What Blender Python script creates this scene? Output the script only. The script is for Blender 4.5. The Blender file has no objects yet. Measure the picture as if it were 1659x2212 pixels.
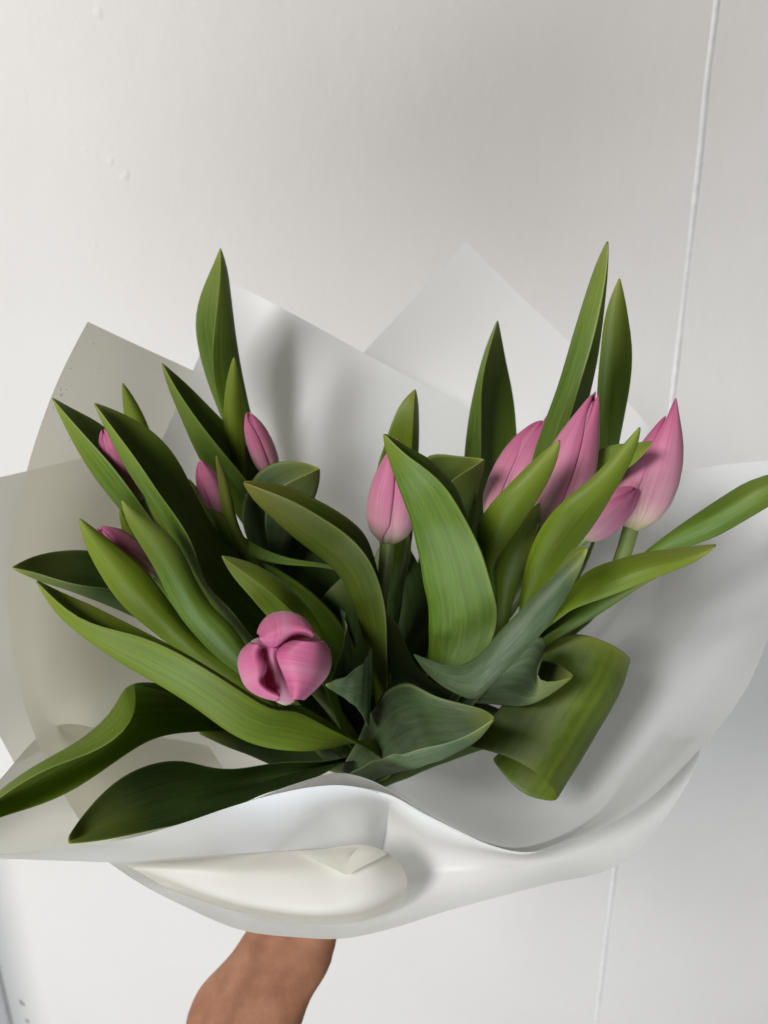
import bpy, math, random
import numpy as np
from mathutils import Vector
random.seed(7)
sc = bpy.context.scene
col = sc.collection
# ------------------------------------------------------------------ camera
PITCH = math.radians(20)
CAM = np.array([0.0, 0.0, 1.45])
FWD = np.array([0, math.cos(PITCH), -math.sin(PITCH)])
UP = np.array([0, math.sin(PITCH), math.cos(PITCH)])
cd = bpy.data.cameras.new('camera'); cam = bpy.data.objects.new('camera', cd); col.objects.link(cam)
cam.location = CAM; cam.rotation_euler = (math.pi/2 - PITCH, 0, 0)
cd.sensor_fit = 'VERTICAL'; cd.sensor_height = 34.6; cd.lens = 26.0
cd.clip_start = 0.01; cd.clip_end = 50
cd.dof.use_dof = True; cd.dof.focus_distance = 0.40; cd.dof.aperture_fstop = 9.0
sc.camera = cam
# ------------------------------------------------------------------ light
w = bpy.data.worlds.new('World'); sc.world = w; w.use_nodes = True
w.node_tree.nodes['Background'].inputs[0].default_value = (0.95, 0.92, 0.90, 1)
w.node_tree.nodes['Background'].inputs[1].default_value = 0.055
def area(name, loc, target, sx, sy, power, color):
    l = bpy.data.lights.new(name, 'AREA'); l.shape = 'RECTANGLE'; l.size = sx; l.size_y = sy
    l.energy = power; l.color = color
    o = bpy.data.objects.new(name, l); col.objects.link(o); o.location = loc
    o.rotation_euler = (Vector(target) - Vector(loc)).to_track_quat('-Z', 'Y').to_euler()
    return o
area('window_light', (-0.45, -1.30, -0.05), (0.30, 1.0, 0.6), 1.8, 1.3, 52.0, (0.91, 0.96, 1.0))
area('high_window_light', (-2.70, -2.75, 3.75), (0.0, 0.45, 1.2), 1.6, 1.6, 232.0, (1.0, 0.965, 0.93))
sc.view_settings.view_transform = 'Standard'; sc.view_settings.look = 'None'
sc.view_settings.exposure = 0.0; sc.view_settings.gamma = 1.0
sc.render.engine = 'CYCLES'
sc.cycles.max_bounces = 10; sc.cycles.diffuse_bounces = 6; sc.cycles.transmission_bounces = 8; sc.cycles.transparent_max_bounces = 16
sc.render.resolution_x = 768; sc.render.resolution_y = 1024

# ------------------------------------------------------------------ helpers
FPX = 1661.0
def P(x, y, d):
    return CAM + np.array([(x-829.5)/FPX*d, 0, 0]) + (1106.0-y)/FPX*d*UP + d*FWD
def PW(x, y, Y):                                   # point of the plane world-Y = Y
    v = (1106.0-y)/FPX
    return P(x, y, Y/(FWD[1] + v*UP[1]))
def smooth(pts, n):
    """catmull-rom through pts (K,3), resampled to n points evenly by chord length"""
    pts = np.asarray(pts, float)
    if len(pts) == 1: return np.repeat(pts, n, 0)
    seg = np.linalg.norm(np.diff(pts, axis=0), axis=1)
    seg = np.maximum(seg, 1e-6); t = np.concatenate([[0], np.cumsum(seg)]); L = t[-1]
    m = np.zeros_like(pts)
    for i in range(1, len(pts)-1):
        m[i] = ((pts[i]-pts[i-1])/seg[i-1]*seg[i] + (pts[i+1]-pts[i])/seg[i]*seg[i-1])/(seg[i]+seg[i-1])
    if len(pts) > 2:
        m[0] = 1.5*(pts[1]-pts[0])/seg[0] - .5*m[1]; m[-1] = 1.5*(pts[-1]-pts[-2])/seg[-1] - .5*m[-2]
    else:
        m[:] = (pts[1]-pts[0])/seg[0]
    out = []
    for s in np.linspace(0, L, n):
        i = min(max(np.searchsorted(t, s, side='right')-1, 0), len(pts)-2)
        h = seg[i]; u = (s-t[i])/h
        out.append((2*u**3-3*u*u+1)*pts[i] + (u**3-2*u*u+u)*h*m[i] + (-2*u**3+3*u*u)*pts[i+1] + (u**3-u*u)*h*m[i+1])
    return np.array(out)
def grid_mesh(name, G, mat, origin=(0,0,0), flip=False, closed=False):
    """G: (n,m,3) grid of points"""
    n, m = G.shape[:2]
    V = (G.reshape(-1,3) - np.array(origin)).tolist()
    F, UVs = [], []
    mm = m if closed else m-1
    for i in range(n-1):
        for j in range(mm):
            j2 = (j+1) % m
            q = [i*m+j, i*m+j2, (i+1)*m+j2, (i+1)*m+j]
            uv = [(j/mm, i/(n-1)), ((j+1)/mm, i/(n-1)), ((j+1)/mm, (i+1)/(n-1)), (j/mm, (i+1)/(n-1))]
            if flip: q.reverse(); uv.reverse()
            F.append(q); UVs += uv
    me = bpy.data.meshes.new(name); me.from_pydata(V, [], F)
    ul = me.uv_layers.new(name='UVMap')
    ul.data.foreach_set('uv', np.array(UVs).ravel())
    me.polygons.foreach_set('use_smooth', [True]*len(F))
    me.materials.append(mat); me.update()
    return me
def add(name, me, parent=None, loc=None):
    o = bpy.data.objects.new(name, me); col.objects.link(o)
    if parent: o.parent = parent
    if loc is not None: o.location = loc
    return o
def tag(o, label, cat, group=None, kind=None):
    if label: o['label'] = label
    if cat: o['category'] = cat
    if group: o['group'] = group
    if kind: o['kind'] = kind
    return o
def mods(o, thick=0.0, sub=1, offset=0.0):
    if thick:
        s = o.modifiers.new('s', 'SOLIDIFY'); s.thickness = thick; s.offset = offset
    if sub:
        s = o.modifiers.new('u', 'SUBSURF'); s.levels = sub; s.render_levels = sub; s.boundary_smooth = 'PRESERVE_CORNERS'

# ------------------------------------------------------------------ materials
def newmat(name):
    m = bpy.data.materials.new(name); m.use_nodes = True
    nt = m.node_tree; nt.nodes.clear()
    return m, nt, nt.nodes.new('ShaderNodeOutputMaterial')
class N:
    def __init__(s, nt): s.nt = nt
    def __call__(s, t, **kw):
        n = s.nt.nodes.new(t)
        for k, v in kw.items(): setattr(n, k, v)
        return n
    def link(s, a, b): s.nt.links.new(a, b)
def mixc(n, fac, a, b, blend='MIX'):
    x = n('ShaderNodeMix', data_type='RGBA', blend_type=blend)
    for sock, v in ((x.inputs[0], fac), (x.inputs[6], a), (x.inputs[7], b)):
        if hasattr(v, 'is_linked'): n.link(v, sock)
        else: sock.default_value = v if not isinstance(v, tuple) else (*v, 1)
    return x.outputs[2]
def ramp(n, src, stops):
    r = n('ShaderNodeValToRGB'); n.link(src, r.inputs[0])
    while len(r.color_ramp.elements) < len(stops): r.color_ramp.elements.new(.5)
    for e, (p, c) in zip(r.color_ramp.elements, stops):
        e.position = p; e.color = (*c, 1) if isinstance(c, tuple) else (c, c, c, 1)
    return r.outputs[0]
def noise(n, vec, scale, detail=3, rough=.5):
    x = n('ShaderNodeTexNoise'); x.inputs['Scale'].default_value = scale
    x.inputs['Detail'].default_value = detail; x.inputs['Roughness'].default_value = rough
    if vec is not None: n.link(vec, x.inputs['Vector'])
    return x.outputs[0]
def stretch(n, vec, sx, sy, sz=1):
    x = n('ShaderNodeMapping'); x.inputs['Scale'].default_value = (sx, sy, sz)
    n.link(vec, x.inputs['Vector']); return x.outputs[0]

def leaf_material(name, outer, inner, bloom, tip=(.30,.34,.06), trans=(.26,.42,.02), bloom_amt=.55, tf=.30):
    m, nt, out = newmat(name); n = N(nt)
    uvn = n('ShaderNodeUVMap'); uv = uvn.outputs[0]
    oi = n('ShaderNodeObjectInfo')
    geo = n('ShaderNodeNewGeometry'); tc = n('ShaderNodeTexCoord')
    # shift the pattern per leaf
    ad = n('ShaderNodeVectorMath', operation='ADD'); n.link(uv, ad.inputs[0])
    cx = n('ShaderNodeCombineXYZ'); mu = n('ShaderNodeMath', operation='MULTIPLY'); mu.inputs[1].default_value = 37
    n.link(oi.outputs['Random'], mu.inputs[0]); n.link(mu.outputs[0], cx.inputs[2]); n.link(cx.outputs[0], ad.inputs[1])
    p = ad.outputs[0]
    veins = noise(n, stretch(n, p, 34, .8), 1.0, 3, .6)
    cells = noise(n, stretch(n, p, 34, 9), 1.0, 4, .65)
    blot = noise(n, stretch(n, p, 3, 4), 1.0, 4, .6)
    bl = n('ShaderNodeMath', operation='MULTIPLY'); n.link(ramp(n, blot, [(.42,0.0),(.68,1.0)]), bl.inputs[0]); n.link(ramp(n, cells, [(.35,.25),(.65,1.0)]), bl.inputs[1])
    bm = n('ShaderNodeMath', operation='MULTIPLY'); n.link(bl.outputs[0], bm.inputs[0]); bm.inputs[1].default_value = bloom_amt
    oc = mixc(n, bm.outputs[0], outer, bloom)
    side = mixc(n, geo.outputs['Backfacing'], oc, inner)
    c = mixc(n, .55, side, ramp(n, veins, [(.36,.74),(.64,1.2)]), 'MULTIPLY')
    c = mixc(n, .4, c, ramp(n, cells, [(.35,.75),(.65,1.2)]), 'MULTIPLY')
    big = noise(n, stretch(n, p, 1.5, 2), 1.0, 2)
    c = mixc(n, .55, c, ramp(n, big, [(.3,(.8,.86,.8)),(.7,(1.18,1.1,.95))]), 'MULTIPLY')
    sx = n('ShaderNodeSeparateXYZ'); n.link(uv, sx.inputs[0])
    tipf = ramp(n, sx.outputs['Y'], [(0.0,.85),(.04,.4),(.16,0.0)])
    c = mixc(n, tipf, c, tip)
    # pale rim
    ed = n('ShaderNodeMath', operation='SUBTRACT'); n.link(sx.outputs['X'], ed.inputs[0]); ed.inputs[1].default_value = .5
    ab = n('ShaderNodeMath', operation='ABSOLUTE'); n.link(ed.outputs[0], ab.inputs[0])
    rim = ramp(n, ab.outputs[0], [(.475,0.0),(.5,.38)])
    c = mixc(n, rim, c, (.26,.33,.10))
    b = n('ShaderNodeBsdfPrincipled'); n.link(c, b.inputs['Base Color'])
    rr = n('ShaderNodeMapRange'); n.link(cells, rr.inputs[0]); rr.inputs[3].default_value = .36; rr.inputs[4].default_value = .56
    n.link(rr.outputs[0], b.inputs['Roughness']); b.inputs['Specular IOR Level'].default_value = .38
    bp = n('ShaderNodeBump'); bp.inputs['Strength'].default_value = .22; bp.inputs['Distance'].default_value = .0006
    n.link(veins, bp.inputs['Height'])
    bp2 = n('ShaderNodeBump'); bp2.inputs['Strength'].default_value = .10; bp2.inputs['Distance'].default_value = .0005
    n.link(cells, bp2.inputs['Height']); n.link(bp.outputs[0], bp2.inputs['Normal']); n.link(bp2.outputs[0], b.inputs['Normal'])
    t = n('ShaderNodeBsdfTranslucent'); n.link(mixc(n, .6, trans, c), t.inputs[0])
    mx = n('ShaderNodeMixShader'); mx.inputs[0].default_value = tf
    n.link(b.outputs[0], mx.inputs[1]); n.link(t.outputs[0], mx.inputs[2]); n.link(mx.outputs[0], out.inputs[0])
    return m
M = {}
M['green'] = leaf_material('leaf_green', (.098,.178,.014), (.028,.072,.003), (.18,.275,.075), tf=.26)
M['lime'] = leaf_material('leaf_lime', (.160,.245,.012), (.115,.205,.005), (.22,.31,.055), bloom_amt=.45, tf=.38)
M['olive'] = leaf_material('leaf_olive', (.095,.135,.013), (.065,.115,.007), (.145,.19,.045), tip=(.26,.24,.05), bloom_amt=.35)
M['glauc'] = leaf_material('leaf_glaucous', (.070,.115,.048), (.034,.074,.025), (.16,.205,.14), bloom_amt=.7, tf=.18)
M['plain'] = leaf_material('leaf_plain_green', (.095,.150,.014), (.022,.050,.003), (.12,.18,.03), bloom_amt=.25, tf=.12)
M['dark'] = leaf_material('leaf_shaded', (.034,.070,.012), (.020,.046,.004), (.07,.12,.05), tf=.16)  # green leaf with the shade of the core and paper darkened into its colour

def petal_material():
    m, nt, out = newmat('tulip_petal'); n = N(nt)
    uv = n('ShaderNodeUVMap').outputs[0]; oi = n('ShaderNodeObjectInfo')
    ad = n('ShaderNodeVectorMath', operation='ADD'); n.link(uv, ad.inputs[0])
    cx = n('ShaderNodeCombineXYZ'); mu = n('ShaderNodeMath', operation='MULTIPLY'); mu.inputs[1].default_value = 53
    n.link(oi.outputs['Random'], mu.inputs[0]); n.link(mu.outputs[0], cx.inputs[2]); n.link(cx.outputs[0], ad.inputs[1])
    p = ad.outputs[0]
    sx = n('ShaderNodeSeparateXYZ'); n.link(uv, sx.inputs[0])
    base = ramp(n, sx.outputs['Y'], [(0.0,(.40,.46,.16)),(.10,(.66,.54,.40)),(.24,(.70,.38,.45)),(.55,(.67,.25,.39)),(.85,(.60,.16,.31)),(1.0,(.50,.10,.24))])
    st = noise(n, stretch(n, p, 60, 1.3), 1.0, 3, .6)
    c = mixc(n, .75, base, ramp(n, st, [(.3,(.80,.70,.78)),(.7,(1.16,1.2,1.16))]), 'MULTIPLY')
    ed = n('ShaderNodeMath', operation='SUBTRACT'); n.link(sx.outputs['X'], ed.inputs[0]); ed.inputs[1].default_value = .5
    ab = n('ShaderNodeMath', operation='ABSOLUTE'); n.link(ed.outputs[0], ab.inputs[0])
    c = mixc(n, ramp(n, ab.outputs[0], [(.30,0.0),(.46,.5),(.5,.6)]), c, (.58,.16,.31))
    c = mixc(n, ramp(n, ab.outputs[0], [(0.0,.22),(.16,0.0)]), c, (.78,.50,.58))
    b = n('ShaderNodeBsdfPrincipled'); n.link(c, b.inputs['Base Color']); b.inputs['Roughness'].default_value = .5
    b.inputs['Specular IOR Level'].default_value = .35
    b.inputs['Sheen Weight'].default_value = .15
    bp = n('ShaderNodeBump'); bp.inputs['Strength'].default_value = .25; bp.inputs['Distance'].default_value = .0005
    n.link(st, bp.inputs['Height']); n.link(bp.outputs[0], b.inputs['Normal'])
    t = n('ShaderNodeBsdfTranslucent'); n.link(mixc(n, .5, c, (.75,.16,.38)), t.inputs[0])
    mx = n('ShaderNodeMixShader'); mx.inputs[0].default_value = .28
    n.link(b.outputs[0], mx.inputs[1]); n.link(t.outputs[0], mx.inputs[2]); n.link(mx.outputs[0], out.inputs[0])
    return m
M['petal'] = petal_material()
def stem_material():
    m, nt, out = newmat('tulip_stem'); n = N(nt)
    tc = n('ShaderNodeTexCoord')
    c = ramp(n, noise(n, tc.outputs['Object'], 60, 3), [(.3,(.13,.19,.04)),(.7,(.20,.26,.08))])
    b = n('ShaderNodeBsdfPrincipled'); n.link(c, b.inputs['Base Color']); b.inputs['Roughness'].default_value = .45
    n.link(b.outputs[0], out.inputs[0]); return m
M['stem'] = stem_material()
def film_material(name, colr, transl, transp, tcol):
    m, nt, out = newmat(name); n = N(nt)
    tc = n('ShaderNodeTexCoord')
    d = n('ShaderNodeBsdfPrincipled'); d.inputs['Base Color'].default_value = (*colr, 1)
    d.inputs['Roughness'].default_value = .42; d.inputs['Specular IOR Level'].default_value = .35
    bp = n('ShaderNodeBump'); bp.inputs['Strength'].default_value = .05; bp.inputs['Distance'].default_value = .002
    n.link(noise(n, tc.outputs['Object'], 22, 2), bp.inputs['Height']); n.link(bp.outputs[0], d.inputs['Normal'])
    t = n('ShaderNodeBsdfTranslucent'); t.inputs[0].default_value = (*tcol, 1)
    tr = n('ShaderNodeBsdfTransparent'); tr.inputs[0].default_value = (.97,.96,.93,1)
    m1 = n('ShaderNodeMixShader'); m1.inputs[0].default_value = transl
    n.link(d.outputs[0], m1.inputs[1]); n.link(t.outputs[0], m1.inputs[2])
    m2 = n('ShaderNodeMixShader'); m2.inputs[0].default_value = transp
    n.link(m1.outputs[0], m2.inputs[1]); n.link(tr.outputs[0], m2.inputs[2]); n.link(m2.outputs[0], out.inputs[0])
    return m
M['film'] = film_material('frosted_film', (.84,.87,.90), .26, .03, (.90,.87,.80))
M['film_warm_lit'] = film_material('frosted_film_warm_lit', (.72,.71,.675), .32, .03, (.90,.86,.74))  # cream tint stands in for warm light passing between the white layers
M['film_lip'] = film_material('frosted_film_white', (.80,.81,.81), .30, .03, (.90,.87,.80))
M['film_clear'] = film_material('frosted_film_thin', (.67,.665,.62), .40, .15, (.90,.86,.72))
def wall_material():
    m, nt, out = newmat('painted_wall'); n = N(nt)
    tc = n('ShaderNodeTexCoord'); ob = tc.outputs['Object']
    c = ramp(n, noise(n, ob, 3.0, 4), [(.3,(.620,.600,.578)),(.7,(.648,.632,.614))])
    b = n('ShaderNodeBsdfPrincipled'); n.link(c, b.inputs['Base Color']); b.inputs['Roughness'].default_value = .5
    b.inputs['Specular IOR Level'].default_value = .3
    s = stretch(n, ob, 1.25, 1, .8)
    h1 = noise(n, s, 95, 4, .6); h2 = noise(n, s, 28, 3)
    b1 = n('ShaderNodeBump'); b1.inputs['Strength'].default_value = .2; b1.inputs['Distance'].default_value = .0016; n.link(h1, b1.inputs['Height'])
    b2 = n('ShaderNodeBump'); b2.inputs['Strength'].default_value = .16; b2.inputs['Distance'].default_value = .004; n.link(h2, b2.inputs['Height'])
    n.link(b1.outputs[0], b2.inputs['Normal']); n.link(b2.outputs[0], b.inputs['Normal'])
    n.link(b.outputs[0], out.inputs[0]); return m
M['wall'] = wall_material()
def plain(name, c, rough=.5):
    m, nt, out = newmat(name); n = N(nt); tc = n('ShaderNodeTexCoord')
    k = mixc(n, ramp(n, noise(n, tc.outputs['Object'], 90, 4), [(.3,0.0),(.7,1.0)]), tuple(v*.9 for v in c), tuple(min(1, v*1.06) for v in c))
    b = n('ShaderNodeBsdfPrincipled'); n.link(k, b.inputs['Base Color']); b.inputs['Roughness'].default_value = rough
    n.link(b.outputs[0], out.inputs[0]); return m
M['trim'] = plain('trim_paint', (.66,.655,.65), .4)
M['smudge'] = plain('grey_smudge', (.22,.19,.19), .7)
M['blob'] = plain('paint_lump', (.74,.73,.72), .45)
def skin_material():
    m, nt, out = newmat('skin'); n = N(nt); tc = n('ShaderNodeTexCoord')
    ob = tc.outputs['Object']
    c = ramp(n, noise(n, ob, 45, 4, .6), [(.3,(.29,.125,.068)),(.7,(.44,.215,.125))])
    b = n('ShaderNodeBsdfPrincipled'); n.link(c, b.inputs['Base Color']); b.inputs['Roughness'].default_value = .5
    b.inputs['Subsurface Weight'].default_value = .12; b.inputs['Subsurface Radius'].default_value = (.006,.002,.001); b.inputs['Subsurface Scale'].default_value = 1.0
    bp = n('ShaderNodeBump'); bp.inputs['Strength'].default_value = .25; bp.inputs['Distance'].default_value = .0008
    n.link(noise(n, ob, 420, 3), bp.inputs['Height']); n.link(bp.outputs[0], b.inputs['Normal'])
    n.link(b.outputs[0], out.inputs[0]); return m
M['skin'] = skin_material()
def drop_material():
    m, nt, out = newmat('water'); n = N(nt)
    g = n('ShaderNodeBsdfGlossy'); g.inputs[0].default_value = (1,1,1,1); g.inputs['Roughness'].default_value = .12
    tr = n('ShaderNodeBsdfTransparent'); tr.inputs[0].default_value = (1,1,1,1)
    tl = n('ShaderNodeBsdfTranslucent'); tl.inputs[0].default_value = (.95,.95,.93,1)
    m0 = n('ShaderNodeMixShader'); m0.inputs[0].default_value = .45; n.link(tr.outputs[0], m0.inputs[1]); n.link(tl.outputs[0], m0.inputs[2])
    m1 = n('ShaderNodeMixShader'); m1.inputs[0].default_value = .22; n.link(m0.outputs[0], m1.inputs[1]); n.link(g.outputs[0], m1.inputs[2])
    n.link(m1.outputs[0], out.inputs[0]); return m
M['water'] = drop_material()

# ------------------------------------------------------------------ wall
WY = 1.02
def box_mesh(name, a, b, mat):
    x0,y0,z0 = a; x1,y1,z1 = b
    V = [(x0,y0,z0),(x1,y0,z0),(x1,y1,z0),(x0,y1,z0),(x0,y0,z1),(x1,y0,z1),(x1,y1,z1),(x0,y1,z1)]
    F = [(0,3,2,1),(4,5,6,7),(0,1,5,4),(1,2,6,5),(2,3,7,6),(3,0,4,7)]
    me = bpy.data.meshes.new(name); me.from_pydata(V, [], F); me.materials.append(mat); return me
wall = add('wall', box_mesh('wall', (-2.2, WY, 0.0), (2.2, WY+.1, 2.6), M['wall'])); tag(wall, 'white painted wall with faint lumps', 'wall', kind='structure')
def tube(name, pts, radii, mat, parent=None, origin=(0,0,0), seg=12, n=24, squash=None, sub=0):
    C = smooth(pts, n); R = np.interp(np.linspace(0,1,n), np.linspace(0,1,len(radii)), radii)
    G = np.zeros((n, seg, 3)); ref = np.array([0.31, -.85, .42])
    for i in range(n):
        t = C[min(i+1,n-1)]-C[max(i-1,0)]; t /= np.linalg.norm(t)
        a = np.cross(t, ref); a /= np.linalg.norm(a); b = np.cross(t, a)
        for j in range(seg):
            th = 2*math.pi*j/seg
            G[i,j] = C[i] + R[i]*(math.cos(th)*a + math.sin(th)*b)
    me = grid_mesh(name, G, mat, origin, closed=True)
    return add(name, me, parent, None)
# raised seam in the paint, with a small kink high up
seam = []
rs = random.Random(3)
for (x, y) in ((1570,-180),(1549,0),(1534,120),(1530,150),(1513,323),(1493,504),(1473,680),(1453,854),(1391,1360),(1328,1873),(1287,2212),(1258,2450)):
    p = PW(x, y, WY); p[1] = WY+.0050; seam.append(p)
for nm, off, r in (('seam_bead', 0.0, .0062),):
    o = tube(nm, [s+np.array([off,0,0]) for s in seam], [r*(1+.06*rs.uniform(-1,1)) for _ in range(30)], M['trim'], wall, n=70, seg=10)
# door trim at the lower left, its edge just enters the frame
tp = PW(12, 2140, WY)
c0 = np.array([tp[0], WY, 0.0]); c1 = np.array([tp[0], WY, 2.6])
prof = [(-.16,0.0),(-.16,-.12),(-.035,-.12),(-.025,-.117),(-.02,-.11),(-.02,-.03),(-.012,-.02),(-.004,-.016),(0,-.012),(0,0.0)]
G = np.array([[c+np.array([px,py+.001,0]) for px,py in prof] for c in (c0,c1)])
tr = add('door_trim', grid_mesh('door_trim', G, M['trim'])); tag(tr, 'white moulded door trim standing proud of the wall', 'trim')
tr.data.polygons.foreach_set('use_smooth', [False]*len(tr.data.polygons))
def lump(name, x, y, rx, ry, h, mat, rot=0):
    c = PW(x, y, WY); n1, n2 = 5, 12; G = np.zeros((n1, n2, 3))
    for i in range(n1):
        a = i/(n1-1)*math.pi/2
        for j in range(n2):
            t = 2*math.pi*j/n2; k = 1+.18*math.sin(2*t+x)+.12*math.sin(3*t+y)
            u, v = rx*math.cos(a)*math.cos(t)*k, ry*math.cos(a)*math.sin(t)*k
            G[i,j] = c+np.array([u*math.cos(rot)-v*math.sin(rot), .0004-h*math.sin(a), u*math.sin(rot)+v*math.cos(rot)])
    return add(name, grid_mesh(name, G, mat, closed=True), wall)
for (x, y, rx, ry, h) in ((55,208,.0016,.010,.0012),(240,350,.0028,.004,.0016),(270,382,.0045,.004,.002),(185,325,.0035,.0025,.0012),(206,531,.003,.003,.0014),
                          (268,618,.003,.004,.0008),(662,572,.0025,.006,.0009),(212,30,.005,.004,.0016),(268,93,.003,.003,.001),(415,478,.006,.004,.001),(860,60,.003,.003,.001)):
    lump('paint_lump', x, y, rx*1.6, ry*1.6, h*.55, M['wall'])
for (x, y, rx, ry) in ((48,2166,.0035,.008),(60,2205,.0028,.006)):
    lump('scuff_mark', x, y, rx*1.3, ry*1.3, .0006, M['smudge'], .35)

# ------------------------------------------------------------------ wrapping sheets
def sheet(name, rows, mat, label=None, parent=None, nr=40, nc=48, sub=1, cat='wrapping sheet', fold=None, thick=.00035):
    R = [smooth([P(*q) for q in r], nc) for r in rows]
    R = np.array(R)
    G = np.array([smooth(R[:,j], nr) for j in range(nc)]).transpose(1,0,2)
    if fold: G = fold(G)
    o = add(name, grid_mesh(name, G, mat), parent)
    mods(o, 0, sub)
    if label: tag(o, label, cat, 'sheets of the bouquet wrap')
    return o
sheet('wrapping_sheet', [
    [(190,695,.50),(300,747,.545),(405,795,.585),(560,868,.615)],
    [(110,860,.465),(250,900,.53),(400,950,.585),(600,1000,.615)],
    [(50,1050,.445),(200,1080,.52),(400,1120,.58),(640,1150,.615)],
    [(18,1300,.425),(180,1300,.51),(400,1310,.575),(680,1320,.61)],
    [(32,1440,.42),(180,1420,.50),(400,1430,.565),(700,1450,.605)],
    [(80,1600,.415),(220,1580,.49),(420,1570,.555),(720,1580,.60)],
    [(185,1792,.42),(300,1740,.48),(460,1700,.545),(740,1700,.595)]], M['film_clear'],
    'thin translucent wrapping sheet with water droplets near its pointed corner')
sheet('wrapping_sheet', [
    [(-150,1062,.46),(0,1031,.49),(200,985,.56),(420,950,.625)],
    [(-160,1300,.45),(0,1280,.48),(200,1250,.55),(450,1250,.62)],
    [(-60,1480,.44),(60,1470,.47),(230,1460,.54),(480,1470,.615)],
    [(33,1650,.435),(120,1610,.475),(260,1570,.54),(500,1570,.61)]], M['film_clear'],
    'translucent wrapping sheet showing behind the droplet-spotted sheet')
sheet('wrapping_sheet', [
    [(497,608,.585),(640,682,.575),(785,762,.585),(1015,885,.59),(1300,1050,.58)],
    [(430,770,.565),(580,832,.58),(690,870,.57),(780,905,.588),(980,1000,.595),(1250,1150,.585)],
    [(355,940,.555),(540,1000,.582),(690,1040,.575),(760,1065,.59),(950,1150,.595),(1180,1280,.585)],
    [(280,1110,.56),(520,1180,.585),(730,1230,.588),(920,1320,.59),(1100,1420,.585)],
    [(250,1400,.575),(520,1430,.59),(740,1450,.59),(900,1480,.59),(1030,1550,.585)]], M['film'],
    'white wrapping sheet rising directly behind the pink buds, tallest leaf over its corner')
sheet('wrapping_sheet', [
    [(1007,522,.645),(1110,625,.65),(1220,730,.645),(1340,850,.63),(1470,1010,.61)],
    [(900,640,.64),(1010,740,.65),(1120,840,.645),(1240,950,.63),(1400,1110,.61)],
    [(787,760,.632),(900,860,.648),(1000,950,.645),(1130,1060,.63),(1300,1210,.61)],
    [(650,920,.62),(760,1020,.64),(880,1120,.635),(1000,1220,.62),(1150,1350,.605)]], M['film'],
    'white wrapping sheet with a square diamond-shaped corner, farthest back against the wall')
RIM = [(1850,985,.46),(1800,1150,.44),(1690,1310,.43),(1604,1500,.415),(1505,1625,.40),(1372,1747,.395),(1250,1810,.39),(1130,1841,.388),(1050,1822,.388),(960,1775,.39),(885,1733,.393),(800,1684,.397),(740,1669,.40),(640,1692,.405),(470,1764,.41)]
sheet('wrapping_sheet', [
    [(800,1660,.612),(1000,1250,.60),(1200,1090,.60),(1464,1018,.575),(1659,995,.52),RIM[0]],
    [(800,1660,.612),(1000,1350,.60),(1200,1270,.595),(1450,1200,.56),(1650,1170,.505),RIM[1]],
    [(800,1660,.612),(980,1450,.60),(1200,1400,.585),(1420,1350,.545),(1600,1320,.49),RIM[2]],
    [(800,1660,.612),(970,1550,.595),(1150,1540,.57),(1330,1520,.525),(1500,1500,.465),RIM[3]],
    [(800,1660,.612),(950,1620,.585),(1100,1640,.555),(1250,1640,.51),(1390,1640,.455),RIM[4]],
    [(800,1660,.612),(930,1670,.58),(1050,1710,.545),(1170,1740,.495),(1280,1750,.44),RIM[5]],
    [(800,1660,.612),(900,1690,.575),(980,1750,.53),(1070,1790,.48),(1180,1805,.43),RIM[6]],
    [(800,1660,.612),(870,1695,.57),(930,1750,.525),(1010,1795,.475),(1090,1825,.42),RIM[7]],
    [(800,1660,.612),(850,1695,.565),(890,1730,.52),(950,1770,.47),(1010,1803,.42),RIM[8]],
    [(800,1660,.612),(845,1695,.56),(870,1725,.515),(900,1750,.47),(935,1765,.42),RIM[9]],
    [(800,1660,.612),(840,1700,.555),(850,1715,.51),(862,1725,.47),(875,1732,.43),RIM[10]],
    [(800,1660,.612),(800,1710,.55),(800,1710,.51),(800,1705,.47),(800,1695,.43),RIM[11]],
    [(800,1660,.612),(760,1710,.55),(755,1700,.5),(750,1695,.46),(745,1685,.43),RIM[12]],
    [(800,1660,.612),(700,1720,.55),(690,1715,.5),(670,1710,.46),(650,1700,.43),RIM[13]],
    [(800,1660,.612),(600,1770,.54),(580,1770,.5),(550,1765,.46),(510,1762,.43),RIM[14]]], M['film'],
    'white wrapping sheet curving from the open side round to the front of the bouquet', nr=90)
# inner face of the front sheet beneath the long dark leaf
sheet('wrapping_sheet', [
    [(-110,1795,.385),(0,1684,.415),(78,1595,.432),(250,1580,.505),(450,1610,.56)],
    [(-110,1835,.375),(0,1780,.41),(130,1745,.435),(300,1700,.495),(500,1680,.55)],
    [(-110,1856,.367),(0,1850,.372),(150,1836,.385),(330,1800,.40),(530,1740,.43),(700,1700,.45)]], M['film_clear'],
    'translucent wrapping sheet lying under the long dark leaf')
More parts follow.
